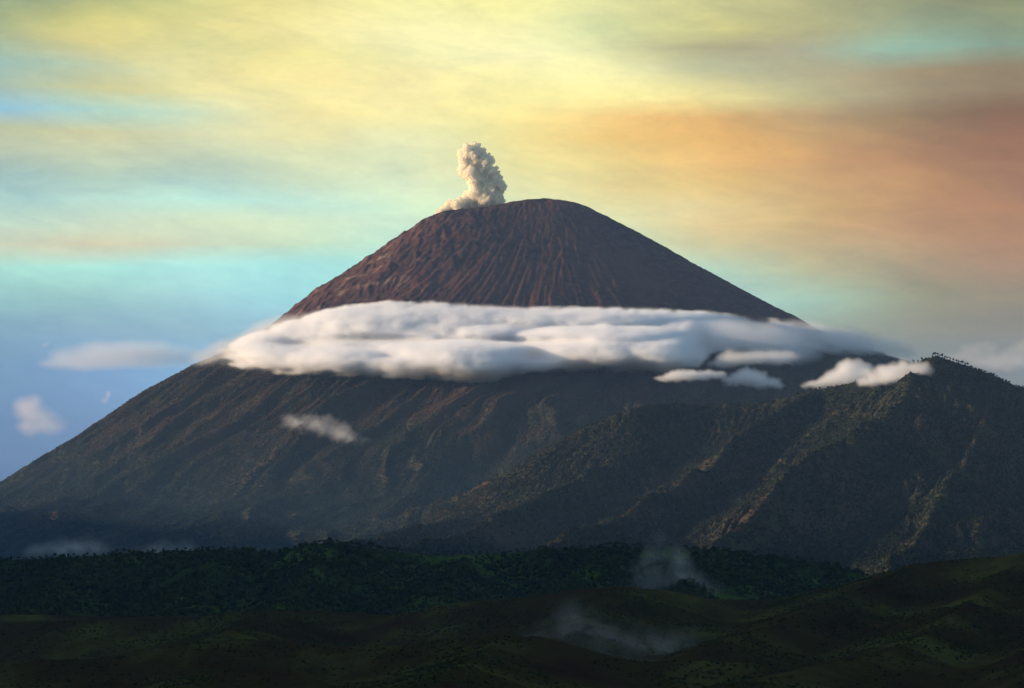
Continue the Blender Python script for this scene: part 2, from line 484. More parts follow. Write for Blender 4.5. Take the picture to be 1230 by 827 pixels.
# ------------------------------------------------------------------ the mountain in front of it, to the right
def P(px, py, Y): return at(px, py, Y)
mtn = Field(-2600, 4600, 6000, 10400, 8.0)
crest = [P(450, 640, 9300), P(560, 600, 9200), P(622, 566, 9000), P(665, 538, 8950), P(705, 515, 8900), P(760, 494, 8900), P(850, 490, 9000), P(930, 484, 8900), P(985, 472, 8800),
         P(1060, 455, 8650), P(1100, 440, 8550), P(1127, 433, 8500), P(1165, 442, 8500), P(1232, 470, 8500), P(1330, 510, 8600), P(1480, 560, 8800)]
spurs = [
    ([P(1127, 436, 8500), P(1080, 480, 8100), P(1010, 530, 7700), P(930, 600, 7300), P(860, 665, 6900)], 0.75, 0.0004),
    ([P(985, 474, 8800), P(900, 530, 8300), P(800, 585, 7800), P(700, 640, 7300), P(640, 680, 6900)], 0.75, 0.0004),
    ([P(850, 492, 9000), P(770, 545, 8600), P(690, 590, 8200), P(590, 630, 7800), P(500, 672, 7300)], 0.75, 0.0004),
    ([P(705, 517, 8900), P(650, 560, 8700), P(600, 600, 8500), P(520, 640, 8200), P(400, 670, 7800)], 0.7, 0.0004),
    ([P(1200, 462, 8500), P(1190, 520, 7900), P(1150, 580, 7400), P(1110, 640, 7000), P(1060, 690, 6600)], 0.75, 0.0004),
    ([P(1330, 512, 8600), P(1330, 560, 8000), P(1300, 620, 7400), P(1260, 680, 6900)], 0.75, 0.0004),
]
mtn.h = smax(ridges(mtn.X, mtn.Y, [(crest, 0.62, 0.00005)], 40), ridges(mtn.X, mtn.Y, spurs, 40, (200, 900)), 40)
nn = fbm(mtn.X / 900, mtn.Y / 900, 91, 6, 0.5, True)
away = np.clip(np.abs(mtn.Y - 8800) / 500, 0, 1)
mtn.h += (nn * 75 - 25) * (0.25 + 0.75 * away) + fbm(mtn.X / 330, mtn.Y / 330, 92, 5, 0.55, True) * 34 * (0.3 + 0.7 * away)
mtn.h = np.maximum(mtn.h, 120 + 40 * fbm(mtn.X / 800, mtn.Y / 800, 93, 4))
mtn.h = erode(mtn.h, 10, 18000, 60, 9, 0.9)
edge = np.minimum(np.minimum(mtn.X + 2600, 4600 - mtn.X), np.minimum(mtn.Y - 6000, 10400 - mtn.Y))
mtn.h -= 160 * np.clip(1 - edge / 250, 0, 1)
o = mesh_np('mountain', mtn.verts(), grid_faces(*mtn.h.shape), M_FLOOR)
tag(o, 'dark forested mountain with long spurs standing before the volcano on the right', 'mountain', None, 'structure')

# ------------------------------------------------------------------ tree-lined hill across the middle
hc = Field(-2600, 2800, 3700, 6200, 6.0)
crest_c = [P(-420, 720, 5100), P(-100, 686, 5100), P(0, 674, 5000), P(70, 670, 5000), P(140, 664, 5000), P(200, 663, 5050), P(265, 660, 5050), P(330, 664, 5000), P(368, 655, 4950), P(400, 653, 4950),
           P(465, 660, 5000), P(520, 668, 5050), P(600, 666, 5050), P(650, 660, 5000), P(740, 656, 4950), P(850, 660, 4950), P(930, 667, 4900), P(1000, 678, 4850), P(1045, 690, 4800), P(1120, 715, 4700), P(1300, 760, 4600)]
spc = [([P(a, b, 4950), P(a - 30, b + 32, 4600), P(a - 60, b + 58, 4250), P(a - 90, b + 80, 3950)], 0.5, 0.0008) for a, b in ((90, 672), (265, 664), (400, 657), (560, 670), (720, 660), (860, 662), (990, 680))]
hc.h = ridges(hc.X, hc.Y, [(crest_c, 0.40, 0.0001)] + spc, 25)
hc.h += fbm(hc.X / 420, hc.Y / 420, 111, 6, 0.5) * 24 * np.clip(np.abs(hc.Y - 5000) / 300, 0.15, 1) + fbm(hc.X / 90, hc.Y / 90, 112, 4, 0.5) * 5
hc.h = np.maximum(hc.h, 150.0)
hc.h = erode(hc.h, 5, 12000, 45, 15, 0.8)
o = mesh_np('hill', hc.verts(), grid_faces(*hc.h.shape), M_HILL)
tag(o, 'dark green hill with a tree-lined crest running across below the volcano', 'hill', None, 'structure')

# ------------------------------------------------------------------ grassy near ridges and the right-hand rise
hd = Field(-2000, 2300, 900, 3900, 4.0)
crest_d = [P(-400, 770, 3100), P(-100, 752, 3050), P(0, 748, 3000), P(150, 745, 3000), P(250, 741, 3000), P(330, 732, 3050), P(400, 735, 3050), P(470, 740, 3000), P(540, 724, 2950), P(620, 718, 2900),
           P(700, 708, 2900), P(740, 705, 2900), P(800, 709, 2950), P(850, 719, 3000), P(930, 722, 3050), P(1000, 705, 3050)]
crest_e = [P(930, 726, 3050), P(985, 708, 3000), P(1035, 697, 2950), P(1100, 678, 2900), P(1160, 671, 2850), P(1232, 666, 2800), P(1330, 655, 2800), P(1500, 640, 2800)]
near = [
    ([P(-200, 800, 2100), P(100, 790, 2150), P(300, 775, 2200), P(480, 770, 2150), P(600, 764, 2100), P(650, 768, 2100), P(760, 790, 2050), P(900, 796, 2000)], 0.30, 0.0008),
    ([P(600, 766, 2100), P(570, 790, 1850), P(530, 830, 1600), P(500, 900, 1300)], 0.32, 0.0008),
    ([P(740, 706, 2900), P(720, 735, 2600), P(690, 760, 2350)], 0.32, 0.0008),
    ([P(330, 733, 3050), P(300, 752, 2700), P(260, 770, 2400)], 0.3, 0.0008),
    ([P(1100, 680, 2900), P(1010, 720, 2600), P(930, 750, 2400), P(860, 770, 2250)], 0.36, 0.0005),
    ([P(1232, 668, 2800), P(1180, 715, 2500), P(1120, 755, 2200), P(1050, 800, 1950)], 0.36, 0.0005),
    ([P(1330, 656, 2800), P(1330, 720, 2300), P(1290, 780, 1900), P(1230, 850, 1600)], 0.36, 0.0005),
    ([P(1050, 792, 2000), P(900, 815, 1800), P(760, 840, 1600)], 0.25, 0.0008),
    ([P(300, 800, 1900), P(200, 830, 1700), P(100, 860, 1500)], 0.25, 0.0008),
]
hd.h = ridges(hd.X, hd.Y, [(crest_d, 0.30, 0.0002), (crest_e, 0.32, 0.0002)] + near, 12)
off = np.clip(np.abs(hd.Y - 2950) / 250, 0.1, 1)
hd.h += fbm(hd.X / 260, hd.Y / 260, 121, 6, 0.5) * 16 * off + fbm(hd.X / 60, hd.Y / 60, 122, 4, 0.5) * 3.0
hd.h = np.maximum(hd.h, 395 - 0.16 * np.clip(2200 - hd.Y, -2000, 0) * 0 + 12 * fbm(hd.X / 200, hd.Y / 200, 123, 5))
hd.h = erode(hd.h, 4, 12000, 40, 19, 0.6)
o = mesh_np('hill', hd.verts(), grid_faces(*hd.h.shape), M_GRASS)
tag(o, 'nearest dark grassy ridges and rolling slopes rising to the right edge', 'hill', None, 'structure')

# unseen range added to the west, keeping evening sun off the near hills
hw = Field(-9600, -2300, -2500, 12600, 40.0)
lw = [([np.array((-3600., -2500., 1250.)), np.array((-3700., 0., 1350.)), np.array((-3900., 2500., 1400.)), np.array((-4500., 4200., 1380.)), np.array((-5800., 6400., 1300.)), np.array((-6900., 9000., 1120.)), np.array((-7600., 12000., 1000.))], 0.55, 0.00006)]
hw.h = ridges(hw.X, hw.Y, lw, 40) + fbm(hw.X / 900, hw.Y / 900, 131, 6, 0.5, True) * 260
hw.h = np.maximum(hw.h, 40)
o = mesh_np('hill', hw.verts(), grid_faces(*hw.h.shape), M_FLOOR)
tag(o, 'unseen range added on the sun side to shade the valley', 'hill', None, 'structure')

# ground to the horizon
gx = np.linspace(-40000, 40000, 201); gy = np.linspace(-10000, 40000, 141)
GX, GY = np.meshgrid(gx, gy)
GZ = -60 + 60 * fbm(GX / 6000, GY / 6000, 141, 4)
o = mesh_np('ground', np.stack((GX, GY, GZ), -1).reshape(-1, 3), grid_faces(*GX.shape), M_FLOOR)
tag(o, 'wide valley floor and plain under the mountains', 'ground', None, 'structure')

# ------------------------------------------------------------------ forest on the slopes
RNG = np.random.default_rng(7)


def to_px(p):
    d = p - np.array((0, 0, CAMZ))
    dep = d[:, 1] * cP + d[:, 2] * sP
    up = -d[:, 1] * sP + d[:, 2] * cP
    return 615 + FPX * d[:, 0] / dep, 413.5 - FPX * up / dep


def crowns(name, pts, rad, hgt, mat, ring=5, seed=1):
    """one mesh of many small ragged tree crowns"""
    rng = np.random.default_rng(seed)
    n = len(pts); k = ring
    if ring == 4:                                   # far off: one ring of leaves under a top
        ang = (np.arange(4) * math.pi / 2)[None] + rng.uniform(0, 6.28, (n, 1)) + rng.uniform(-.3, .3, (n, 4))
        rr = rad[:, None] * rng.uniform(0.7, 1.15, (n, 4)); v = np.zeros((n, 6, 3))
        v[:, :4, 0] = np.cos(ang) * rr; v[:, :4, 1] = np.sin(ang) * rr; v[:, :4, 2] = hgt[:, None] * rng.uniform(0.35, 0.65, (n, 4))
        v[:, 4, 2] = -hgt * 0.1; v[:, 5, 2] = hgt; v[:, 5, 0] = rad * rng.uniform(-.3, .3, n)
        v += pts[:, None, :]
        f = np.array([(4, (i + 1) % 4, i) for i in range(4)] + [(i, (i + 1) % 4, 5) for i in range(4)])
        return mesh_np(name, v.reshape(-1, 3), (f[None] + (np.arange(n) * 6)[:, None, None]).reshape(-1, 3), mat, None, False)
    a = np.arange(k) * 2 * math.pi / k
    ang = a[None] + rng.uniform(0, 6.28, (n, 1)) + rng.uniform(-.3, .3, (n, k))
    rr = rad[:, None] * rng.uniform(0.6, 1.15, (n, k)); rr2 = rad[:, None] * rng.uniform(0.35, 0.8, (n, k))
    z1 = hgt[:, None] * rng.uniform(0.25, 0.5, (n, k)); z2 = hgt[:, None] * rng.uniform(0.6, 0.9, (n, k))
    v = np.zeros((n, 2 * k + 2, 3))
    v[:, :k, 0] = np.cos(ang) * rr; v[:, :k, 1] = np.sin(ang) * rr; v[:, :k, 2] = z1
    v[:, k:2 * k, 0] = np.cos(ang + .5) * rr2; v[:, k:2 * k, 1] = np.sin(ang + .5) * rr2; v[:, k:2 * k, 2] = z2
    v[:, 2 * k, 2] = -hgt * 0.1; v[:, 2 * k + 1, 2] = hgt; v[:, 2 * k + 1, 0] = rad * rng.uniform(-.3, .3, n)
    v += pts[:, None, :]
    f = []
    for i in range(k):
        j = (i + 1) % k
        f += [(2 * k, j, i), (i, j, k + i), (j, k + j, k + i), (k + i, k + j, 2 * k + 1)]
    f = np.array(f)
    F_ = (f[None] + (np.arange(n) * (2 * k + 2))[:, None, None]).reshape(-1, 3)
    return mesh_np(name, v.reshape(-1, 3), F_, mat, None, False)


def scatter(fld, n, x0, x1, y0, y1, zlo, zhi, seed, thin=0.35, scale=500.):
    rng = np.random.default_rng(seed)
    x = rng.uniform(x0, x1, n); y = rng.uniform(y0, y1, n); z = fld.z(x, y)
    e = fld.c * 1.5
    gxx = (fld.z(x + e, y) - fld.z(x - e, y)) / (2 * e); gyy = (fld.z(x, y + e) - fld.z(x, y - e)) / (2 * e)
    sl = np.hypot(gxx, gyy)
    clump = fbm(x / scale, y / scale, seed + 5, 4) + rng.uniform(-.25, .25, n)
    tx, ty = to_px(np.stack((x, y, z), -1))
    # ground tilting away from the valley side is skipped
    face = -gyy * (y - 0) - gxx * x + (z - CAMZ)
    ok = (z > zlo) & (z < zhi) & (sl < 1.6) & (clump > -thin) & (tx > -60) & (tx < 1290) & (gyy > -0.15)
    return np.stack((x, y, z - 1), -1)[ok]


pv = scatter(vol, 620000, -4600, 4600, VY - 6200, VY + 500, 200, 1600, 3)
pv = pv[(pv[:, 2] + 90 * fbm(pv[:, 0] / 200, pv[:, 1] / 200, 68, 3)) < 1540]
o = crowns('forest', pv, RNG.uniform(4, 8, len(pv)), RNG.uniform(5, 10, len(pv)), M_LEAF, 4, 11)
tag(o, 'forest covering the lower slopes of the volcano', 'forest', None, 'stuff')
pm = scatter(mtn, 420000, -2500, 4500, 6050, 9300, 150, 1600, 4)
o = crowns('forest', pm, 2.6 + 1.8 * RNG.gamma(1.3, 1.0, len(pm)).clip(0, 3.5), 3.0 + 2.6 * RNG.gamma(1.5, 1.0, len(pm)).clip(0, 4), M_LEAF_MID, 4, 12)
tag(o, 'forest covering the mountain in front of the volcano', 'forest', None, 'stuff')
ph = scatter(hc, 90000, -2000, 2400, 3750, 5150, 180, 900, 5, 0.12, 260.)
o = crowns('forest', ph, 2.0 + 2.4 * RNG.gamma(1.3, 1.0, len(ph)).clip(0, 3.5), 2.5 + 3.2 * RNG.gamma(1.5, 1.0, len(ph)).clip(0, 4), M_LEAF_DARK, 5, 13)
tag(o, 'woods and thickets on the tree-lined hill', 'forest', None, 'stuff')
pn = scatter(hd, 200000, -1500, 1700, 1400, 3300, 380, 800, 6, -0.02, 130.)
o = crowns('undergrowth', pn, RNG.uniform(0.8, 2.8, len(pn)), RNG.uniform(0.9, 3.2, len(pn)), M_LEAF_DARK, 5, 14)
tag(o, 'bushes and scrub on the nearest ridges', 'undergrowth', None, 'stuff')


# ------------------------------------------------------------------ single trees on the skylines
def make_tree(h, spread, seed, flat=1.0):
    """a tapered trunk with limbs, and a crown of leafy tufts with gaps; returns the trunk and crown meshes"""
    rng = np.random.default_rng(seed)
    vs, fs = [], []
    def tube(a, b, r0, r1):
        a, b = np.array(a, float), np.array(b, float); d = b - a; d /= np.linalg.norm(d)
        u = np.cross(d, (0.3, 0.9, 0.1)); u /= np.linalg.norm(u); v = np.cross(d, u); n = len(vs)
        for c, r_ in ((a, r0), (b, r1)):
            for i in range(6):
                t = i * math.pi / 3; vs.append(c + (u * math.cos(t) + v * math.sin(t)) * r_)
        for i in range(6): j = (i + 1) % 6; fs.append((n + i, n + j, n + 6 + j, n + 6 + i))
    lean = rng.uniform(-.06, .06) * h
    top = (lean, 0, h * 0.82)
    mid = (lean * 0.3, 0, h * 0.4)
    tube((0, 0, -h * .08), mid, h * 0.028, h * 0.018); tube(mid, top, h * 0.018, h * 0.006)
    tufts = [(np.array(top), h * 0.2), (np.array((lean * .6, 0, h * .66)), h * .24)]
    for i in range(7):
        a = rng.uniform(0, 6.28); z = h * rng.uniform(0.38, 0.7); L = spread * rng.uniform(0.5, 1.0)
        s_ = np.array((lean * .5, 0, z)); e_ = s_ + np.array((math.cos(a) * L, math.sin(a) * L, h * rng.uniform(0.05, 0.22) * flat))
        tube(s_, e_, h * 0.011, h * 0.004); tufts += [(e_, h * rng.uniform(.15, .22)), ((s_ + e_) / 2 + (0, 0, h * .05), h * .16)]
    tm = (np.array(vs), np.array(fs))
    cv, cf = [], []
    for c, r_ in tufts:
        for q in range(70):
            d = rng.normal(size=3); d /= np.linalg.norm(d); p = c + d * r_ * rng.uniform(0.35, 1.05) * (1, 1, 0.7)
            a1 = rng.normal(size=3); a1 /= np.linalg.norm(a1); a2 = np.cross(a1, d + .01); a2 /= np.linalg.norm(a2); s = h * rng.uniform(.022, .042)
            n = len(cv); cv += [p - a1 * s, p + a2 * s, p + a1 * s, p - a2 * s]; cf.append((n, n + 1, n + 2, n + 3))
    return tm, (np.array(cv), np.array(cf))


def tree_kind(h, spread, seed, label, group):
    (tv, tf), (cv, cf) = make_tree(h, spread, seed)
    root = tag(empty('tree'), label, 'tree', group)
    mesh_np('trunk', tv, tf, M_BARK, root); mesh_np('crown', cv, cf, M_LEAF_DARK, root, False)
    return root


def put(src, first, loc, rz, sc, label):
    if first: r = src
    else:
        r = src.copy(); COL.objects.link(r)
        for ch in SRC_CH[src.name]:
            c = ch.copy(); COL.objects.link(c); c.parent = r
    r.location = loc; r.rotation_euler = (0, 0, rz); r.scale = sc; r['label'] = label
    return r


SRC_CH = {}
def kinds(params, label, group):
    out = []
    for h, s_, sd in params:
        t = tree_kind(h, s_, sd, label, group); SRC_CH[t.name] = list(t.children); out.append([t, True])
    return out


bpy.context.view_layer.update()


def crest_point(fld, px, Ya, Yb):
    """where the skyline of a field lies in the direction of a bearing"""
    ys = np.linspace(Ya, Yb, 240); xs = (px - 615) / FPX * ys
    zz = fld.z(xs, ys); k = int(np.argmax((zz - CAMZ) / ys))
    return xs[k], ys[k], zz[k]


rnd = random.Random(5)
K1 = kinds([(22, 3.2, 1), (19, 4.2, 2), (24, 3, 3), (18, 4.5, 4)], 'tree', 'trees along the top of the dark mountain on the right')
xs1 = [1122, 1127, 1133, 1139, 1146, 1152, 1157, 1160, 1168, 1172, 1177, 1185, 1191, 1198, 1205, 1213, 1221, 1229, 1124, 1130, 1136, 1142, 1150, 1155, 1163, 1180, 1195, 1209, 1108, 1098, 1062, 1050, 1041, 985, 965, 940]
for i, x in enumerate(xs1):
    k = K1[i % 4]; a, b, c = crest_point(mtn, x, 7900, 9300)
    nm = ('open-crowned tree on the very top of the dark mountain right of the clouds' if 1115 < x < 1163 else
          'tree on the slope falling away to the right of the dark mountain top' if x >= 1163 else
          'tree half in cloud on the crest left of the dark mountain top')
    put(k[0], k[1], (a, b, c - 1), rnd.uniform(0, 6), (rnd.uniform(.75, 1.0),) * 2 + (rnd.uniform(.75, 1.0) * (1 if x < 1166 else .62),), nm); k[1] = False
K2 = kinds([(11, 4.5, 11), (9, 4, 12), (13, 4, 13), (10, 5.5, 14)], 'tree', 'trees along the crest of the middle hill')
x = 4.0
i = 0
while x < 1035:
    k = K2[rnd.randrange(4)]; a, b, c = crest_point(hc, x, 4500, 5400)
    tall = 385 < x < 480 or 725 < x < 770
    nm = ('small dark tree on the hill crest below the left slope of the volcano' if x < 360 else
          'dark tree in the dense stand on the hill crest below the small lone cloud' if x < 485 else
          'low tree on the hill crest between the dense stand and the rising mist' if x < 725 else
          'dark tree on the hill crest behind the rising mist' if x < 850 else
          'small tree where the hill crest sinks towards the right-hand rise')
    sc = rnd.uniform(.8, 1.3) * (1.15 if tall else 0.85)
    put(k[0], k[1], (a, b + rnd.uniform(-25, 15), c - .6), rnd.uniform(0, 6), (sc, sc, sc * rnd.uniform(.8, 1.1)), nm); k[1] = False
    x += rnd.uniform(2.5, 5.5) if tall else rnd.uniform(3.5, 11)


# ------------------------------------------------------------------ clouds
def hit(fld, px, py, Ya, Yb, default):
    ys = np.linspace(Ya, Yb, 500)
    pts = np.array([at(px, py, Y) for Y in ys])
    inside = (pts[:, 0] > fld.x[0]) & (pts[:, 0] < fld.x[-1])
    below = inside & (fld.z(pts[:, 0], pts[:, 1]) > pts[:, 2])
    return ys[int(np.argmax(below))] if below.any() else default


def cloud_mat(name, dens, col=(0.99, 0.99, 0.99), aniso=0.0, rate=2.0, tint=(0.9, 0.88, 0.86, 1), wisp=0.004, torn=None):
    """(skin, body): the faint outer wisps and the fog inside, denser towards the heart"""
    ks = bpy.data.materials.new(name + '_wisps'); ks.use_nodes = True; ks.node_tree.nodes.clear(); q = N(ks.node_tree)
    tr = q.new('ShaderNodeBsdfTransparent'); df = q.new('ShaderNodeBsdfTranslucent'); df.inputs[0].default_value = tint
    mx = q.new('ShaderNodeMixShader'); mx.inputs[0].default_value = wisp
    q.l.new(tr.outputs[0], mx.inputs[1]); q.l.new(df.outputs[0], mx.inputs[2])
    o = q.new('ShaderNodeOutputMaterial'); q.l.new(mx.outputs[0], o.inputs[0])
    m = bpy.data.materials.new(name); m.use_nodes = True; m.node_tree.nodes.clear(); q = N(m.node_tree)
    at_ = q.new('ShaderNodeAttribute'); at_.attribute_name = 'density'
    v = q.new('ShaderNodeVolumeScatter'); v.inputs['Color'].default_value = col + (1,); v.inputs['Anisotropy'].default_value = aniso
    d_ = q.math('MULTIPLY', at_.outputs['Fac'], dens)
    if torn:
        gp = q.new('ShaderNodeNewGeometry')
        d_ = q.math('MULTIPLY', d_, q.maprange(q.noise(gp.outputs['Position'], torn, 4, 0.62, 0.8), 0.34, 0.70))
    q.l.new(d_, v.inputs['Density'])
    o = q.new('ShaderNodeOutputMaterial'); q.l.new(v.outputs[0], o.inputs[1])
    m.cycles.volume_step_rate = rate
    return ks, m


def fog_tree(name, vox, band, shrink, skin, body):
    t = bpy.data.node_groups.new(name, 'GeometryNodeTree')
    t.interface.new_socket('Geometry', in_out='INPUT', socket_type='NodeSocketGeometry')
    t.interface.new_socket('Geometry', in_out='OUTPUT', socket_type='NodeSocketGeometry')
    q = N(t); gi = q.new('NodeGroupInput'); go = q.new('NodeGroupOutput')
    mv = q.new('GeometryNodeMeshToVolume')
    try: mv.resolution_mode = 'VOXEL_SIZE'
    except Exception: mv.inputs['Resolution Mode'].default_value = 'Size'
    mv.inputs['Density'].default_value = 1.0; mv.inputs['Voxel Size'].default_value = vox; mv.inputs['Interior Band Width'].default_value = band
    q.l.new(gi.outputs[0], mv.inputs['Mesh'])
    m1 = q.new('GeometryNodeSetMaterial'); m1.inputs['Material'].default_value = body; q.l.new(mv.outputs[0], m1.inputs[0])
    nr = q.new('GeometryNodeInputNormal'); vm = q.new('ShaderNodeVectorMath', operation='SCALE'); q.l.new(nr.outputs[0], vm.inputs[0]); vm.inputs['Scale'].default_value = -shrink
    sp = q.new('GeometryNodeSetPosition'); q.l.new(gi.outputs[0], sp.inputs['Geometry']); q.l.new(vm.outputs[0], sp.inputs['Offset'])
    j = q.new('GeometryNodeJoinGeometry'); q.l.new(m1.outputs[0], j.inputs[0]); q.l.new(sp.outputs[0], j.inputs[0]); q.l.new(j.outputs[0], go.inputs[0])
    return t


def cloud(name, blobs, mat, label, cat, voxel, disp, seed, group=None, relax=6, kind=None, band=None, fog=None):
    """a body of cloud: swelling lobes melted together, their skin billowed at several sizes. blobs: (centre, (rx, ry, rz), tilt)"""
    import bmesh
    bm = bmesh.new()
    for c, rr, tilt in blobs:
        from mathutils import Matrix
        mt = Matrix.Translation(Vector(c)) @ Matrix.Rotation(tilt, 4, 'Y') @ Matrix.Diagonal((rr[0], rr[1], rr[2], 1))
        bmesh.ops.create_icosphere(bm, subdivisions=4, radius=1, matrix=mt)
    me = bpy.data.meshes.new(name); bm.to_mesh(me); bm.free()
    o = bpy.data.objects.new(name, me); COL.objects.link(o)
    rm = o.modifiers.new('r', 'REMESH'); rm.mode = 'VOXEL'; rm.voxel_size = voxel
    sm = o.modifiers.new('s', 'SMOOTH'); sm.iterations = relax; sm.factor = 0.5
    dg = bpy.context.evaluated_depsgraph_get(); dg.update()
    me2 = bpy.data.meshes.new_from_object(o.evaluated_get(dg)); o.modifiers.clear(); o.data = me2
    if not kind:                                    # keep one body: drop stray crumbs
        b2 = bmesh.new(); b2.from_mesh(me2); left = set(b2.verts); best = []
        while left:
            st = [left.pop()]; isl = [st[0]]
            while st:
                v_ = st.pop()
                for e_ in v_.link_edges:
                    u_ = e_.other_vert(v_)
                    if u_ in left: left.discard(u_); st.append(u_); isl.append(u_)
            if len(isl) > len(best): best = isl
        bs = set(best); bmesh.ops.delete(b2, geom=[v_ for v_ in b2.verts if v_ not in bs], context='VERTS'); b2.to_mesh(me2); b2.free()
    n = len(me2.vertices); co = np.empty(n * 3, dtype=np.float32); no = np.empty(n * 3, dtype=np.float32)
    me2.vertices.foreach_get('co', co); me2.vertices.foreach_get('normal', no)
    co = co.reshape(-1, 3).astype(float); no = no.reshape(-1, 3).astype(float)
    for size, amp, mode in disp:
        p = co / np.array(size) + seed * 3.7
        if mode == 'billow': d = np.abs(fbm3(p, seed, 3, 0.5)) * 2.2 - 0.55
        else: d = fbm3(p, seed, 3, 0.5)
        co = co + no * (d * amp)[:, None]
    me2.vertices.foreach_set('co', co.astype(np.float32).ravel()); me2.update()
    me2.materials.clear(); me2.materials.append(mat[0])
    band = band or voxel * 4
    g_ = o.modifiers.new('fog', 'NODES'); g_.node_group = fog_tree(name + '_fog', fog or voxel, band, band * 0.25, mat[0], mat[1])
    me2.polygons.foreach_set('use_smooth', np.ones(len(me2.polygons), dtype=bool))
    tag(o, label, cat, group, kind)
    return o


def lobes(spec, fld, Ya, Yb, default, push=0.35, depth=0.75):
    """lobes given by where they stand against the mountain: (px, py, rx, ry, tilt deg)"""
    out = []
    for s_ in spec:
        px_, py_, rx, ry = s_[:4]; tl = s_[4] if len(s_) > 4 else 0
        Y = hit(fld, px_, py_ + ry * .5, Ya, Yb, default) if fld is not None else default
        k = Y / FPX; dy = max(ry * 1.3, rx * depth) * k
        Y -= dy * push
        out.append((tuple(at(px_, py_, Y)), (rx * k, dy, ry * k), R(tl)))
    return out


M_COLLAR = cloud_mat('collar_cloud', 0.040, (0.988, 0.980, 0.955))
M_PUFF = cloud_mat('puff_cloud', 0.03)
M_VEILED = cloud_mat('grey_cloud', 0.012)
M_VEIL = cloud_mat('veil_cloud', 0.006)
def depths(fld, PX, PY, Ya, Yb, default, n=260):
    """how far off the mountain side lies in each direction"""
    out = np.full(PX.shape, np.nan)
    for Y in np.linspace(Ya, Yb, n):
        xc, yc = (PX - 615) / FPX, (413.5 - PY) / FPX
        t = Y / (cP - yc * sP); z = CAMZ + t * (sP + yc * cP)
        hit_ = np.isnan(out) & (fld.z(xc * t, Y + 0 * t) > z)
        out[hit_] = Y
    return np.where(np.isnan(out), default, out)


def finish_cloud(name, co, faces, mat, label, voxel, band, shrink=0.25, smooth_it=0):
    o = mesh_np(name, co, faces, mat[0])
    g_ = o.modifiers.new('fog', 'NODES'); g_.node_group = fog_tree(name + '_fog', voxel, band, band * shrink, mat[0], mat[1])
    tag(o, label, 'cloud')
    return o


cxs = np.arange(236, 1092, 1.6); ss = np.linspace(0, 1, 90)
top = [(240, 438), (250, 428), (262, 418), (290, 403), (320, 391), (345, 383), (372, 376), (392, 370), (420, 364.5), (470, 360.5), (520, 361), (560, 363), (600, 366), (640, 367), (700, 366.5), (760, 368), (800, 370), (850, 373), (900, 377), (950, 383), (985, 388), (1020, 396), (1050, 406), (1080, 418), (1092, 426)]
bot = [(240, 443), (250, 441), (262, 444), (300, 449), (350, 451), (400, 453), (450, 454), (500, 457), (545, 459), (590, 461), (612, 456), (640, 449), (700, 447), (760, 448), (800, 448), (840, 443), (858, 428), (885, 422), (930, 420), (970, 424), (1010, 430), (1050, 434), (1092, 438)]
yt = np.interp(cxs, *zip(*top)); yb = np.interp(cxs, *zip(*bot))
yt = yt + 3.4 * fbm(cxs / 30, cxs * 0, 301, 6, 0.62) * np.clip((cxs - 240) / 60, 0, 1)
yb = yb + 5.0 * fbm(cxs / 45, cxs * 0 + 3, 302, 5, 0.6)
PXg = np.repeat(cxs[:, None], len(ss), 1); Sg = np.repeat(ss[None], len(cxs), 0)
PYg = yt[:, None] * (1 - Sg) + np.maximum(yb, yt + 2)[:, None] * Sg
T = 190 * np.ones_like(PXg)
mounds = [  # px, py of the crest's middle, half width, reach above and below it, swell in metres
    (620, 374, 340, 10, 44, 150), (722, 402, 112, 13, 48, 620), (790, 412, 66, 12, 36, 640), (552, 419, 106, 11, 40, 600), (478, 430, 80, 8, 28, 470), (400, 425, 90, 10, 30, 440),
    (318, 418, 66, 9, 32, 380), (655, 434, 60, 7, 20, 400), (850, 394, 70, 11, 36, 280), (945, 393, 80, 8, 26, 150), (440, 378, 90, 9, 26, 230), (690, 377, 120, 8, 22, 260), (300, 406, 40, 6, 20, 200), (590, 395, 60, 7, 16, 260)]
for mx_, my_, rx_, ru, rd, am in mounds:
    wxn = PXg + 14 * fbm(PXg / 90, PYg / 40, int(mx_), 3); wyn = PYg + 5 * fbm(PXg / 70, PYg / 30, int(mx_) + 1, 3)
    d2 = ((wxn - mx_) / rx_) ** 2 + ((wyn - my_) / np.where(wyn < my_, ru, rd)) ** 2
    T = smax(T, 80 + am * np.sqrt(np.clip(1 - d2, 0, 1)) * 1.1, 16)
lft = np.interp(PXg, [236, 300, 380], [0.5, 0.85, 1]); rgt = np.interp(PXg, [820, 870, 1000, 1080], [1, 0.3, 0.24, 0.18])
T = T + 36 * fbm(PXg / 80, PYg / 17, 311, 3) + 55 * fbm(PXg / 26, PYg / 9, 312, 3) + 40 * fbm(PXg / 10, PYg / 5, 313, 4, 0.6)
edge_ = np.clip(Sg * 9, 0, 1) ** 0.45 * np.clip((1 - Sg) * 5, 0, 1) ** 0.5
upper = np.clip(Sg * 6, 0, 1) ** 0.5
torn_ = fbm(PXg / 34, PYg / 9, 321, 6, 0.6) + 0.5 * fbm(PXg / 110, PYg / 20, 322, 3)
ed_ = np.minimum((PYg - yt[:, None]) / 7.0, (np.maximum(yb, yt + 2)[:, None] - PYg) / 7.0)
ed_ = np.minimum(ed_, np.minimum((PXg - 238) / 50.0, (1090 - PXg) / 120.0))
rag = np.clip((ed_ * 1.15 + torn_ * 2.0 + 0.05 - 0.8 * np.clip((PXg - 840) / 80, 0, 1) - 0.85 * np.clip((400 - PXg) / 110, 0, 1)) / 0.9, 0, 1); rag = rag * rag * (3 - 2 * rag)
T = np.maximum(T, 45) * edge_ * lft * rgt * (0.06 + 0.94 * rag) + 3
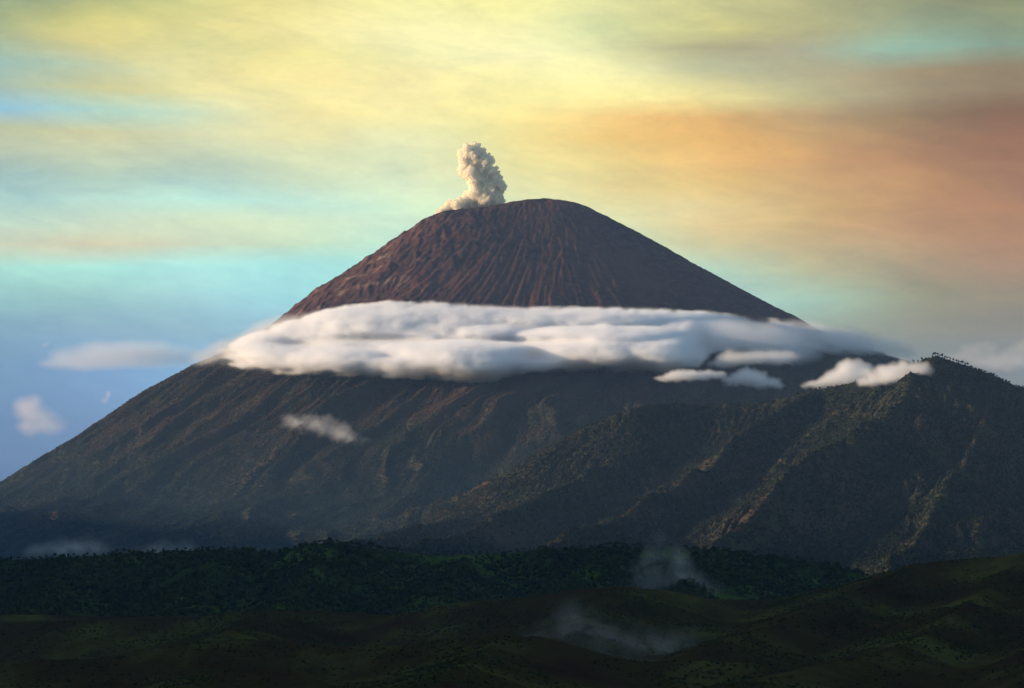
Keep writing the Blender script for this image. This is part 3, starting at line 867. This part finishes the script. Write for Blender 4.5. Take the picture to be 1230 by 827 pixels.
# darker hollows where the sheet is worn through
for hx, hy, ra, rb, k_ in ((358, 412, 34, 5, .85), (445, 406, 70, 3.5, .7), (852, 414, 22, 16, .75), (905, 396, 40, 6, .4), (625, 408, 60, 3.5, .55), (640, 425, 16, 8, .4)):
    T *= 1 - k_ * np.exp(-((PXg - hx) / ra) ** 2 - ((PYg - hy) / rb) ** 2)
SY = depths(vol, PXg, PYg, 10500, 15400, VY - 250)
SY = np.minimum(SY, VY - 600)
mid_ = (PXg > 480) & (PXg < 820)
bsl = np.polyfit((PYg[mid_] - 410), SY[mid_], 1)[0]
acol = np.min(SY - bsl * (PYg - 410), axis=1)
kk = 40
acol = np.array([acol[max(0, i - kk):i + kk + 1].min() for i in range(len(acol))])
acol = np.convolve(np.pad(acol, kk, mode='edge'), np.hanning(2 * kk + 1) / np.hanning(2 * kk + 1).sum(), 'valid')
SYR = SY; SY = acol[:, None] + bsl * (PYg - 410)
def px_world(PX, PY, Y):
    xc, yc = (PX - 615) / FPX, (413.5 - PY) / FPX; t = Y / (cP - yc * sP)
    return np.stack((xc * t, Y, CAMZ + t * (sP + yc * cP)), -1)
front = px_world(PXg, PYg, SY - T); back = px_world(PXg, PYg, SY + np.minimum(T * 0.8, 200) + 120 * edge_ * rag * np.interp(PXg, [260, 360, 820, 900], [0.4, 1, 1, 0.35]))
nx_, ny_ = PXg.shape; nn_ = nx_ * ny_
gf = grid_faces(nx_, ny_)
i0 = np.arange(nn_).reshape(nx_, ny_)
rim = np.concatenate((i0[:, 0], i0[-1, 1:], i0[::-1, -1][1:], i0[0, ::-1][1:-1]))
rn = np.roll(rim, -1)
sides = np.stack((rim, rn, rn + nn_, rim + nn_), -1)
cf = np.concatenate((gf[:, ::-1], gf + nn_, sides[:, ::-1]))
import bmesh
bmc = bmesh.new(); vs_ = [bmc.verts.new(p) for p in np.concatenate((front.reshape(-1, 3), back.reshape(-1, 3)))]
for q_ in cf: bmc.faces.new([vs_[i] for i in q_])
bmesh.ops.recalc_face_normals(bmc, faces=bmc.faces)
mec = bpy.data.meshes.new('cloud'); bmc.to_mesh(mec); bmc.free(); mec.materials.append(M_COLLAR[0])
mec.polygons.foreach_set('use_smooth', np.ones(len(mec.polygons), dtype=bool))
oc = bpy.data.objects.new('cloud', mec); COL.objects.link(oc)
gm = oc.modifiers.new('fog', 'NODES'); gm.node_group = fog_tree('collar_fog', 10.3, 38, 4, M_COLLAR[0], M_COLLAR[1])
tag(oc, 'long smooth collar of white cloud wrapped round the volcano below its bare cone', 'cloud')
v1 = lobes([(900, 412, 90, 28, 8), (980, 408, 80, 22, 8), (1040, 414, 70, 18, 10), (1090, 426, 50, 14, 10), (930, 400, 60, 14, 8)], vol, 9500, 15500, VY)
cloud('cloud', v1, M_VEIL, 'thin grey veil of cloud trailing off the right end of the cloud collar', 'cloud', 18, [((400, 400, 160), 50, 'f'), ((120, 120, 70), 22, 'f')], 5, band=110, fog=16.7)
v2 = lobes([(330, 398, 60, 16, -18), (285, 418, 50, 17, -14), (390, 380, 40, 10, -10), (252, 430, 28, 11)], vol, 9500, 15500, VY)
cloud('cloud', v2, M_VEIL, 'thin veil of cloud trailing off the left end of the cloud collar', 'cloud', 18, [((400, 400, 160), 50, 'f'), ((120, 120, 70), 22, 'f')], 6, band=110, fog=17.3)
c1 = lobes([(828, 452, 34, 7), (804, 455, 20, 5), (850, 450, 26, 7), (836, 448, 16, 6)], None, 0, 0, 11000)
cloud('cloud', c1, M_PUFF, 'small flat scrap of cloud just below the right half of the collar', 'cloud', 8, [((120, 120, 60), 18, 'f'), ((45, 45, 30), 14, 'billow'), ((20, 20, 20), 5, 'f')], 7, band=34, fog=7.7)
c2 = lobes([(900, 454, 26, 12), (918, 460, 24, 9), (882, 457, 18, 8), (930, 464, 16, 5), (896, 448, 12, 8)], None, 0, 0, 11150)
cloud('cloud', c2, M_PUFF, 'small round puff of cloud between the flat scrap and the dark shoulder', 'cloud', 8, [((120, 120, 80), 18, 'f'), ((50, 50, 35), 20, 'billow'), ((20, 20, 20), 6, 'f')], 8, band=38, fog=8.3)
c3 = lobes([(900, 430, 44, 11), (930, 430, 34, 10), (872, 437, 26, 8)], None, 0, 0, 11050)
cloud('cloud', c3, M_VEILED, 'grey flattened cloud lying against the dark shoulder right of the collar', 'cloud', 9, [((160, 160, 80), 24, 'f'), ((50, 50, 30), 14, 'billow'), ((20, 20, 20), 5, 'f')], 9, band=60, fog=9.1)
c4 = lobes([(1018, 443, 20, 15, -15), (1034, 446, 18, 15), (1004, 453, 26, 11, -12), (984, 459, 26, 7, -12), (1022, 455, 34, 9, -6)], mtn, 7900, 9600, 9200, 0.3)
cloud('cloud', c4, M_PUFF, 'bright heaped cloud on the crest, between the dark shoulder and the longer cloud bank', 'cloud', 8, [((200, 200, 110), 14, 'f'), ((80, 80, 60), 20, 'billow'), ((28, 28, 22), 6, 'f')], 10, band=42, fog=7.1)
c6 = lobes([(1060, 449, 26, 14, -8), (1084, 445, 28, 15, -6), (1106, 443, 18, 14), (1072, 456, 44, 9, -4), (1046, 458, 20, 6)], mtn, 7900, 9600, 9250, 0.0)
cloud('cloud', c6, M_PUFF, 'longer cloud bank spilling over the crest up to the trees on the mountain top', 'cloud', 8, [((200, 200, 110), 14, 'f'), ((80, 80, 60), 20, 'billow'), ((28, 28, 22), 6, 'f')], 16, band=46, fog=6.7)
c5 = lobes([(376, 510, 36, 14, 10), (398, 517, 36, 14, 16), (418, 525, 28, 12, 18), (356, 509, 22, 10), (398, 507, 14, 9)], vol, 9500, 15500, VY, 0.6)
cloud('cloud', c5, cloud_mat('lone_cloud', 0.008, torn=0.012), 'small lone ragged cloud drifting in front of the left forested slope', 'cloud', 7, [((150, 150, 90), 22, 'f'), ((70, 70, 50), 34, 'billow'), ((30, 30, 24), 12, 'f')], 12, band=60, fog=6.9)

# the ash plume behind the crater rim
pl = [(529, 254, 6), (535, 252, 8), (543, 249, 10), (552, 247, 11), (556, 246, 10), (568, 243, 12), (582, 240, 13), (595, 238, 11), (562, 238, 9), (572, 233, 12), (586, 229, 14), (598, 229, 9), (601, 223, 7), (594, 217, 10), (582, 217, 13), (571, 221, 11),
      (590, 208, 9), (579, 205, 12), (566, 209, 11), (559, 203, 9), (570, 196, 12), (582, 194, 9), (557, 193, 8), (556, 185, 8), (562, 180, 8), (571, 178, 8), (578, 184, 7), (569, 187, 9), (583, 188, 5)]
PY_ = VY + 190
k_ = PY_ / FPX
M_ASH = cloud_mat('ash', 0.10, (1.0, 0.978, 0.86), 0.0, 2.0, (1.0, 0.87, 0.58, 1), 0.5)
plume = [(tuple(at(a, b, PY_ + (i % 3 - 1) * 20)), (c * k_ * 1.06, c * k_ * 1.15, c * k_ * 1.02), 0) for i, (a, b, c) in enumerate(pl)]
cloud('ash_plume', plume, M_ASH, 'cream column of ash and steam puffing up from the crater behind the rim', 'ash plume', 3.0, [((80, 80, 80), 20, 'billow'), ((36, 36, 36), 14, 'billow'), ((16, 16, 16), 6, 'billow')], 14, None, 2, band=14)

# clouds far beyond the volcano
def far(spec, Y): return lobes(spec, None, 0, 0, Y, 0, 0.6)
M_FAR = cloud_mat('far_cloud', 0.0020, (1.0, 0.80, 0.62))
M_FARV = cloud_mat('far_veil', 0.0011)
M_DULL = cloud_mat('dull_far_cloud', 0.0007, (0.99, 0.84, 0.68))
D = 46000
cloud('cloud', far([(150, 422, 70, 17), (100, 426, 45, 14), (200, 428, 50, 14), (140, 437, 96, 9), (120, 414, 30, 9), (172, 412, 36, 9)], D), M_FARV, 'pale flat cloud in the far sky left of the collar', 'cloud', 60, [((1500, 1500, 400), 140, 'f'), ((400, 400, 160), 60, 'f')], 20, band=330)
cloud('cloud', far([(24, 488, 12, 13), (30, 482, 10, 10), (43, 483, 11, 12), (36, 495, 22, 14), (52, 501, 22, 14), (58, 512, 28, 14), (42, 513, 26, 13)], D), M_FAR, 'pink tipped cumulus low in the far sky at the left edge', 'cloud', 40, [((500, 500, 500), 60, 'f'), ((260, 260, 260), 90, 'billow'), ((110, 110, 110), 30, 'f')], 21, band=260)
cloud('cloud', far([(130, 474, 5, 7), (126, 482, 6, 5)], D), M_FAR, 'tiny pink cloud tuft just right of the low cumulus', 'cloud', 30, [((300, 300, 300), 60, 'f')], 22)
cloud('cloud', far([(55, 414, 7, 3, -20)], D), M_FAR, 'tiny slanting wisp above the left end of the flat far cloud', 'cloud', 20, [((300, 300, 300), 30, 'f')], 23)
cloud('cloud', far([(1168, 420, 20, 12), (1186, 416, 18, 10), (1155, 430, 30, 10), (1200, 436, 44, 14)], D), M_DULL, 'dull orange far cloud rising behind the dark mountain top', 'cloud', 40, [((600, 600, 400), 70, 'f'), ((240, 240, 200), 90, 'billow'), ((100, 100, 100), 24, 'f')], 24, fog=37)
cloud('cloud', far([(1222, 424, 24, 13), (1240, 416, 24, 14), (1250, 430, 40, 18)], D), M_DULL, 'dull orange far cloud at the right edge beside its twin', 'cloud', 40, [((600, 600, 400), 70, 'f'), ((240, 240, 200), 90, 'billow'), ((100, 100, 100), 24, 'f')], 25, fog=43.7)

# mist rising from the valley
def mist(spec, Y, dens, label, seed, vox=10, torn=0.018):
    o = cloud('mist', lobes(spec, None, 0, 0, Y, 0, 1.2), cloud_mat('mist', dens * 1.3, torn=torn), label, 'mist', vox, [((110, 110, 110), 34, 'f'), ((45, 45, 45), 16, 'f')], seed, None, 4, 'stuff', band=vox * 7)
    return o
mist([(793, 655, 16, 17), (783, 668, 26, 15), (806, 672, 30, 20), (770, 684, 26, 16), (822, 694, 34, 22), (790, 705, 44, 14), (842, 710, 30, 12)], 4550, 0.0042, 'pale wisp of mist rising over the tree-lined crest', 30)
mist([(690, 728, 34, 26), (676, 752, 30, 22), (735, 762, 60, 20), (690, 780, 70, 30), (730, 800, 110, 30), (650, 800, 60, 26), (780, 770, 60, 16)], 2350, 0.0045, 'faint mist drifting over the nearest grassy ridges', 31, 6, 0.03)
mist([(95, 658, 45, 12), (60, 660, 40, 9), (130, 662, 40, 8)], 5700, 0.004, 'low bank of faint mist behind the left end of the hill crest', 32)
mist([(205, 655, 26, 11), (190, 662, 30, 9), (225, 664, 24, 8)], 5700, 0.004, 'small faint puff of mist behind the hill crest, right of the low bank', 33)

# ------------------------------------------------------------------ the air
me = bpy.data.meshes.new('haze')
x0, x1, y0, y1, z0, z1 = -41000, 41000, -11000, 41000, -130, 3260
vv = [(x, y, z) for x in (x0, x1) for y in (y0, y1) for z in (z0, z1)]
me.from_pydata(vv, [], [(0, 1, 3, 2), (4, 6, 7, 5), (0, 4, 5, 1), (2, 3, 7, 6), (0, 2, 6, 4), (1, 5, 7, 3)])
hz = bpy.data.objects.new('haze', me); COL.objects.link(hz)
m = bpy.data.materials.new('haze'); m.use_nodes = True; m.node_tree.nodes.clear(); q = N(m.node_tree)
pvn = q.new('ShaderNodeVolumePrincipled'); pvn.inputs['Color'].default_value = (0.36, 0.60, 1.0, 1); pvn.inputs['Density'].default_value = 1.05e-5; pvn.inputs['Anisotropy'].default_value = 0.0
oo = q.new('ShaderNodeOutputMaterial'); q.l.new(pvn.outputs[0], oo.inputs[1]); me.materials.append(m)
tag(hz, 'thin evening haze filling the air between the viewer and the mountains', 'haze', None, 'stuff')

# a bank of thicker evening air lying over the foot of the mountains
def lens_mesh(name, c, rr):
    import bmesh
    from mathutils import Matrix
    b_ = bmesh.new(); bmesh.ops.create_icosphere(b_, subdivisions=5, radius=1, matrix=Matrix.Translation(Vector(c)) @ Matrix.Diagonal((rr[0], rr[1], rr[2], 1)))
    me_ = bpy.data.meshes.new(name); b_.to_mesh(me_); b_.free()
    n = len(me_.vertices); co = np.empty(n * 3, dtype=np.float32); me_.vertices.foreach_get('co', co); co = co.reshape(-1, 3).astype(float)
    co[:, 2] += 60 * fbm3(co / 1500, 401, 3); me_.vertices.foreach_set('co', co.astype(np.float32).ravel())
    return me_


for c_, r_, d_ in (((-900, 9900, 60), (6600, 3500, 1700), 4.0e-5),):
    mm = lens_mesh('mist', c_, r_)
    ml = bpy.data.materials.new('valley_air'); ml.use_nodes = True; ml.node_tree.nodes.clear(); q = N(ml.node_tree)
    pv_ = q.new('ShaderNodeVolumePrincipled'); pv_.inputs['Color'].default_value = (0.42, 0.68, 0.95, 1); ge = q.new('ShaderNodeNewGeometry'); sz = q.new('ShaderNodeSeparateXYZ'); q.l.new(ge.outputs['Position'], sz.inputs[0])
    thin = q.math('POWER', q.maprange(sz.outputs[2], 1250.0, 50.0, smooth=False), 2.0)      # thins out upwards
    q.l.new(q.math('MULTIPLY', thin, d_), pv_.inputs['Density']); ml.cycles.volume_step_rate = 0.7
    oo = q.new('ShaderNodeOutputMaterial'); q.l.new(pv_.outputs[0], oo.inputs[1]); mm.materials.append(ml)
    ob = bpy.data.objects.new('mist', mm); COL.objects.link(ob)
    tag(ob, 'bluish evening air lying over the foot of the mountains', 'mist', None, 'stuff')
